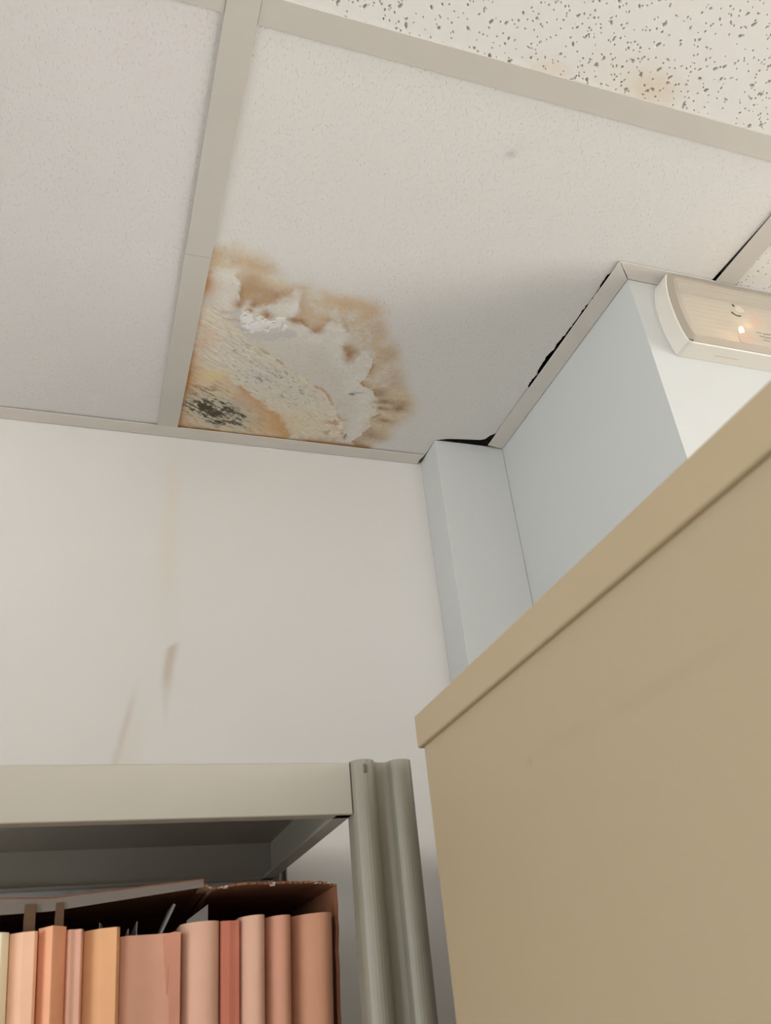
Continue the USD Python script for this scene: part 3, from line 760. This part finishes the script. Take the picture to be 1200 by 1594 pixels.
# ------------------------------------------------------------------ cardboard box on the shelf board
KB = .704 / .690                               # the box was measured at 0.69 m and stands a little further back
bx0, bx1, by0, by1, bz0, bz1 = -.0980, .1966 * KB, .704, .943, SB + .0008, EYE + .0935 * KB
PIVOT, TAPER, ZT = .114, .5, EYE + .076


def taper(m):
    """The box and its folders are squeezed together towards the bottom."""
    v = np.array(m.vertices)
    v[:, 0] = PIVOT + (v[:, 0] - PIVOT) * (1 - TAPER * (ZT - np.minimum(v[:, 2], ZT)))
    return trimesh.Trimesh(v, m.faces, process=False)


T = .0028
ab = root('archive_box', 'torn brown cardboard box open at the front, holding the coloured folders', 'box')
fr = np.random.default_rng(12)
rag = [(by0 + .0005 + .0012 * q, z) for z, q in zip(np.linspace(bz0, bz1, 46), fr.normal(0, 1, 46))]
obj('side_panel', taper(yz_prism(Polygon(rag + [(by1, bz1), (by1, bz0)]), bx1 - T, bx1)), M_kraft, ab)
obj('side_panel', taper(yz_prism(Polygon(rag + [(by1, bz1), (by1, bz0)]), bx0, bx0 + T)), M_kraft, ab)
obj('back_panel', taper(bx(bx0 + T, bx1 - T, by1 - T, by1, bz0 + T, bz1)), M_kraft, ab)
obj('bottom_panel', taper(bx(bx0 + T, bx1 - T, by0 + .002, by1 - T, bz0, bz0 + T)), M_kraft, ab)
# right half of the top, its front edge torn and rising a little to the left
xs = np.linspace(.1010 * KB, bx1, 70)
zf = EYE + KB * np.interp(xs / KB, [.100, .119, .149, .184, .1966], [.0952, .0978, .0975, .0962, .0932])
yr = by0 + .0010 * fr.normal(0, 1, 70) + .002 * (fbm(np.c_[xs * 120, 0 * xs, 0 * xs], 3, 8) - .5)
yr[55:58] += .004
ring_ = []


def sheet(xs, yf, zf, yb, zb_, t):
    """A thin curved board from a front edge (xs, yf, zf) to a rear edge at yb with height zb_."""
    n = len(xs)
    top = [np.c_[xs, yf, zf + t], np.c_[xs, np.full(n, yb), zb_ + 0 * xs + t], np.c_[xs, yf, zf], np.c_[xs, np.full(n, yb), zb_ + 0 * xs]]
    v = np.vstack(top)
    i = np.arange(n - 1)
    q = lambda a, b: np.vstack([np.c_[a * n + i, a * n + i + 1, b * n + i + 1], np.c_[a * n + i, b * n + i + 1, b * n + i]])
    ends = np.array([[0, n, 3 * n], [0, 3 * n, 2 * n], [n - 1, 3 * n - 1, 4 * n - 1], [n - 1, 4 * n - 1, 2 * n - 1]])
    m = trimesh.Trimesh(v, np.vstack([q(0, 1), q(3, 2), q(2, 0), q(1, 3), ends]), process=False)
    m.fix_normals()
    return m


tp = obj('top_flap', sheet(xs, yr, zf, by1, EYE + .0935 * KB, .0016), M_kraft, ab, label='torn right half of the box top')
bits = [sheet(np.linspace(a, b, 8), by0 - .0006 + .0008 * fr.normal(0, 1, 8), EYE + KB * np.interp(np.linspace(a, b, 8) / KB, [.100, .119, .149, .184, .1966], [.0952, .0978, .0975, .0962, .0932]) + dz, by0 + .0015, EYE + .0962 * KB, .0006)
        for a, b, dz in ((a * KB, b * KB, dz) for a, b, dz in ((.1045, .1120, .0006), (.1440, .1480, .0006), (.1790, .1835, -.0002), (.1885, .1915, .0006)))]
for b_ in bits:
    obj('torn_paper', b_, M_liner, tp, label='pale torn liner paper')
# left half of the top: bent up towards the tear, with a grey turned-down hem
xs = np.r_[np.linspace(bx0, .0940 * KB, 60), np.array([.0955, .0965, .0985, .0995, .1008, .1030]) * KB]
zf = EYE + KB * np.interp(xs / KB, [bx0, -.044, -.011, .0935, .1008, .103], [.0930, .0950, .0935, .1010, .0985, .0935])
yl_ = by0 + np.interp(xs / KB, [.094, .0955, .0965, .0985, .0995, .1008, .1030], [0, .004, .010, .009, .016, .030, .060])
tl = obj('top_flap', sheet(xs, yl_, zf, by1, EYE + .0908 * KB, T), M_kraft, ab, label='left half of the box top, bent up at the tear')
xs, zf = xs[:60], zf[:60]
hem = KB * np.interp(xs / KB, [bx0, -.044, -.011, .0935], [.0115, .0100, .0080, .0050])
n = len(xs)
v = np.vstack([np.c_[xs, np.full(n, by0 - .0022), zf + .0015], np.c_[xs, np.full(n, by0 - .0022), zf + .0015 - hem], np.c_[xs, np.full(n, by0 - .0006), zf + .0015], np.c_[xs, np.full(n, by0 - .0006), zf + .0015 - hem]])
i = np.arange(n - 1)
q = lambda a, b: np.vstack([np.c_[a * n + i, b * n + i, b * n + i + 1], np.c_[a * n + i, b * n + i + 1, a * n + i + 1]])
hm = trimesh.Trimesh(v, np.vstack([q(0, 1), q(1, 3), q(3, 2), q(2, 0), [[0, 2 * n, 3 * n], [0, 3 * n, n], [n - 1, 2 * n - 1, 4 * n - 1], [n - 1, 4 * n - 1, 3 * n - 1]]]), process=False)
hm.fix_normals()
obj('hem', hm, M_boxgrey, tl, label='pale grey turned-down hem')
obj('torn_paper', sheet(np.linspace(.0925, .1000, 8) * KB, by0 - .001 + .0015 * fr.normal(0, 1, 8), EYE + KB * np.linspace(.1000, .0958, 8), by0 + .03, EYE + .0975 * KB, .0012), M_kraft_tan, tl, label='torn corner beside the tear')

# ------------------------------------------------------------------ folders
FY = .6955
FB = bz0 + T + .0004


def folder(x0, x1, top, shape, rgb, label, fill=.8, bulge=.006, rough=.75, y=FY, contents='paper_stack'):
    """A card folder standing on edge, spine to the front: one bent card with its papers inside."""
    t = root('folder', label, 'folder', group=None, at=((x0 + x1) / 2, y, FB))
    w = x1 - x0
    x0, x1 = x0 + .0007, x1 - .0007
    w = x1 - x0
    s = np.linspace(0, 1, 25)
    if shape == 'round':
        fx, fy = x0 + w * (.5 - .5 * np.cos(s * math.pi)), -bulge * np.sin(s * math.pi) ** .8
    elif shape == 'turned':                    # rounded, its left flank tucked in beside the neighbour
        fx, fy = x0 + w * (.5 - .5 * np.cos(s * math.pi)), -bulge * np.sin(s ** 1.35 * math.pi) ** .75 + .4 * bulge * (1 - s) ** 3
    elif shape == 'right':                     # flat spine that turns back sharply on the left
        fx, fy = x0 + w * s, np.interp(s, [0, .25, .5, .92, 1], [0, -.35 * bulge, -.75 * bulge, -bulge, -.8 * bulge])
    elif shape == 'left':
        fx, fy = x0 + w * s, np.interp(s, [0, .08, .45, .75, 1], [-.7 * bulge, -bulge, -.85 * bulge, -.3 * bulge, 0])
    elif shape == 'crease':
        fx, fy = x0 + w * s, np.interp(s, [0, .12, .5, .56, 1], [-.2 * bulge, -.35 * bulge, -bulge, -.95 * bulge, -.35 * bulge])
    else:
        fx, fy = x0 + w * s, -bulge * np.clip(np.sin(s * math.pi) * 3, 0, 1) - .0006 * np.sin(s * 9)
    path = [(x0, y + .200)] + [(a, y + b) for a, b in zip(fx, fy + bulge * .5)] + [(x1, y + .200)]
    card = LineString(path).buffer(.0005, cap_style='flat', join_style='round')
    obj('cover', taper(prism(card, FB, top)), mat('card_%d_%d_%d_%s' % (*rgb, shape), lin(rgb) / .78, rough, (70, .12, .0007), (28, .05), spec=.25), t, smooth=60)
    inset = (1 - fill) * w / 2 + .0012
    if w > .012 and contents:
        k = max(2, int(w / .006))
        e = np.linspace(x0 + inset, x1 - inset, k + 1)
        rr = np.random.default_rng(int(abs(x0) * 1e5))
        pad = cat(*[bx(a, b - .0003, y + bulge + .006 + rr.uniform(0, .008), y + .195, FB + .001, top - .012 - rr.uniform(0, .02)) for a, b in zip(e[:-1], e[1:])])
        obj(contents, taper(pad), M_paper, t)
    return t


Z = EYE
folder(-.0700, -.0362, Z + .0762, 'flat', (214, 205, 178), 'cream folder, leftmost of the row', bulge=.004)
folder(-.0362, -.0178, Z + .0755, 'right', (210, 168, 140), 'pale peach folder second from the left with an orange right edge', bulge=.009, contents=None)
folder(-.0178, .0008, Z + .0778, 'crease', (214, 158, 124), 'orange peach folder with a deep orange left side, third from the left', bulge=.016, contents=None)
folder(.0008, .0122, Z + .0752, 'flat', (200, 156, 136), 'thin pink folder between two orange ones', bulge=.004)
folder(.0122, .0365, Z + .0745, 'right', (198, 150, 110), 'tan orange folder with a flat face, left of the wide pink one', bulge=.015)
wf = folder(.0365, .0793, Z + .0688, 'flat', (184, 138, 116), 'widest folder, dusty pink with a torn flap', bulge=.003)
folder(.0793, .1072, Z + .0748, 'turned', (189, 149, 128), 'beige pink rounded folder right of the wide dusty pink one', bulge=.012)
folder(.1072, .1219, Z + .0745, 'left', (186, 115, 96), 'rose red folder, the darkest of the row', bulge=.003)
folder(.1219, .1410, Z + .0768, 'turned', (187, 149, 128), 'narrow rounded beige pink folder right of the rose red one', bulge=.012)
folder(.1410, .1608, Z + .0755, 'turned', (176, 128, 106), 'narrow rounded salmon folder second from the right', bulge=.014)
folder(.1608, .1934, Z + .0752, 'turned', (169, 123, 98), 'wide rounded salmon folder at the right end of the row', bulge=.020)

# ------------------------------------------------------------------ loose papers and tabs sticking up behind the spines
def upright_sheet(path, z0, top, m, name, label, kind, t=.0006):
    """A thin upright sheet along a plan path; top gives its height at each end."""
    p = np.array(path, float)
    d = np.r_[0, np.cumsum(np.hypot(*np.diff(p, axis=0).T))]
    o = Polygon([(0, z0), (d[-1], z0), (d[-1], top[1]), (0, top[0])])
    n = 12
    ss = np.linspace(0, d[-1], n)
    X, Y = np.interp(ss, d, p[:, 0]), np.interp(ss, d, p[:, 1])
    T_ = np.interp(ss, [0, d[-1]], top)
    off = np.array([-(p[-1] - p[0])[1], (p[-1] - p[0])[0]]); off = off / np.hypot(*off) * t
    v = np.vstack([np.c_[X, Y, np.full(n, z0)], np.c_[X, Y, T_], np.c_[X + off[0], Y + off[1], np.full(n, z0)], np.c_[X + off[0], Y + off[1], T_]])
    i = np.arange(n - 1)
    q = lambda a, b: np.vstack([np.c_[a * n + i, a * n + i + 1, b * n + i + 1], np.c_[a * n + i, b * n + i + 1, b * n + i]])
    ends = [[0, n, 3 * n], [0, 3 * n, 2 * n], [n - 1, 2 * n - 1, 4 * n - 1], [n - 1, 4 * n - 1, 3 * n - 1]]
    mm = trimesh.Trimesh(v, np.vstack([q(0, 1), q(1, 3), q(3, 2), q(2, 0), ends]), process=False)
    mm.fix_normals()
    return obj(name, mm, m, label=label, cat=kind)


def tab(x0, x1, y0, y1, top0, top1, label):
    back = min(y1, .7012)
    m = yz_prism(Polygon([(y0, FB + .004), (y1, FB + .004), (y1, Z + .0810), (back, Z + .0835), (back, top0), (y0, top0)]), x0, x1)
    obj('cardboard_divider', taper(m), M_divider, label=label, cat='divider')


tab(-.0283, -.0212, .6995, .83, Z + .0938, Z + .0905, 'wide brown cardboard divider rising above the peach folders at the left')
tab(-.0078, -.0024, .7005, .701 + .0012, Z + .0940, Z + .0940, 'narrow brown cardboard divider rising above the orange peach folder')
upright_sheet([(.0238, .722), (.0262, .735), (.0275, .80)], Z + .03, (Z + .0815, Z + .0790), M_sheet, 'paper_sheet', 'curled grey sheet edge above the tan orange folder', 'paper')
upright_sheet([(.0440, .718), (.0444, .80)], Z + .03, (Z + .0760, Z + .0750), M_sheet, 'paper_sheet', 'short grey sheet edge behind the left of the wide dusty pink folder', 'paper')
upright_sheet([(.0500, .718), (.0503, .80)], Z + .03, (Z + .0805, Z + .0790), M_sheet, 'paper_sheet', 'taller grey sheet edge behind the middle of the wide dusty pink folder', 'paper')
ls = xz_prism(Polygon([(.0600, Z + .058), (.0616, Z + .058), (.0775, Z + .0905), (.0758, Z + .0915)]), .719, .760)
obj('paper_sheet', ls, M_sheet, label='grey sheet leaning to the right behind the wide dusty pink folder', cat='paper')
tri = xz_prism(Polygon([(.0850, Z + .060), (.1028, Z + .060), (.1028, Z + .0905), (.0870, Z + .0800)]), .7270, .7276)
obj('paper_sheet', tri, M_corner, label='white sheet corner standing behind the beige pink folder', cat='paper')
fl_ = taper(xz_prism(Polygon([(.0660, Z + .0668), (.0690, Z + .0300), (.0702, Z + .0480), (.0712, Z + .0100), (.0785, Z + .0060), (.0786, Z + .0690), (.0740, Z + .0694), (.0690, Z + .0684)]), .6925, .6931))
obj('torn_flap', fl_, mat('torn_flap', lin((180, 126, 106)) / .74, .8, (70, .15, .0008), (28, .06), spec=.2), wf, label='darker torn flap')
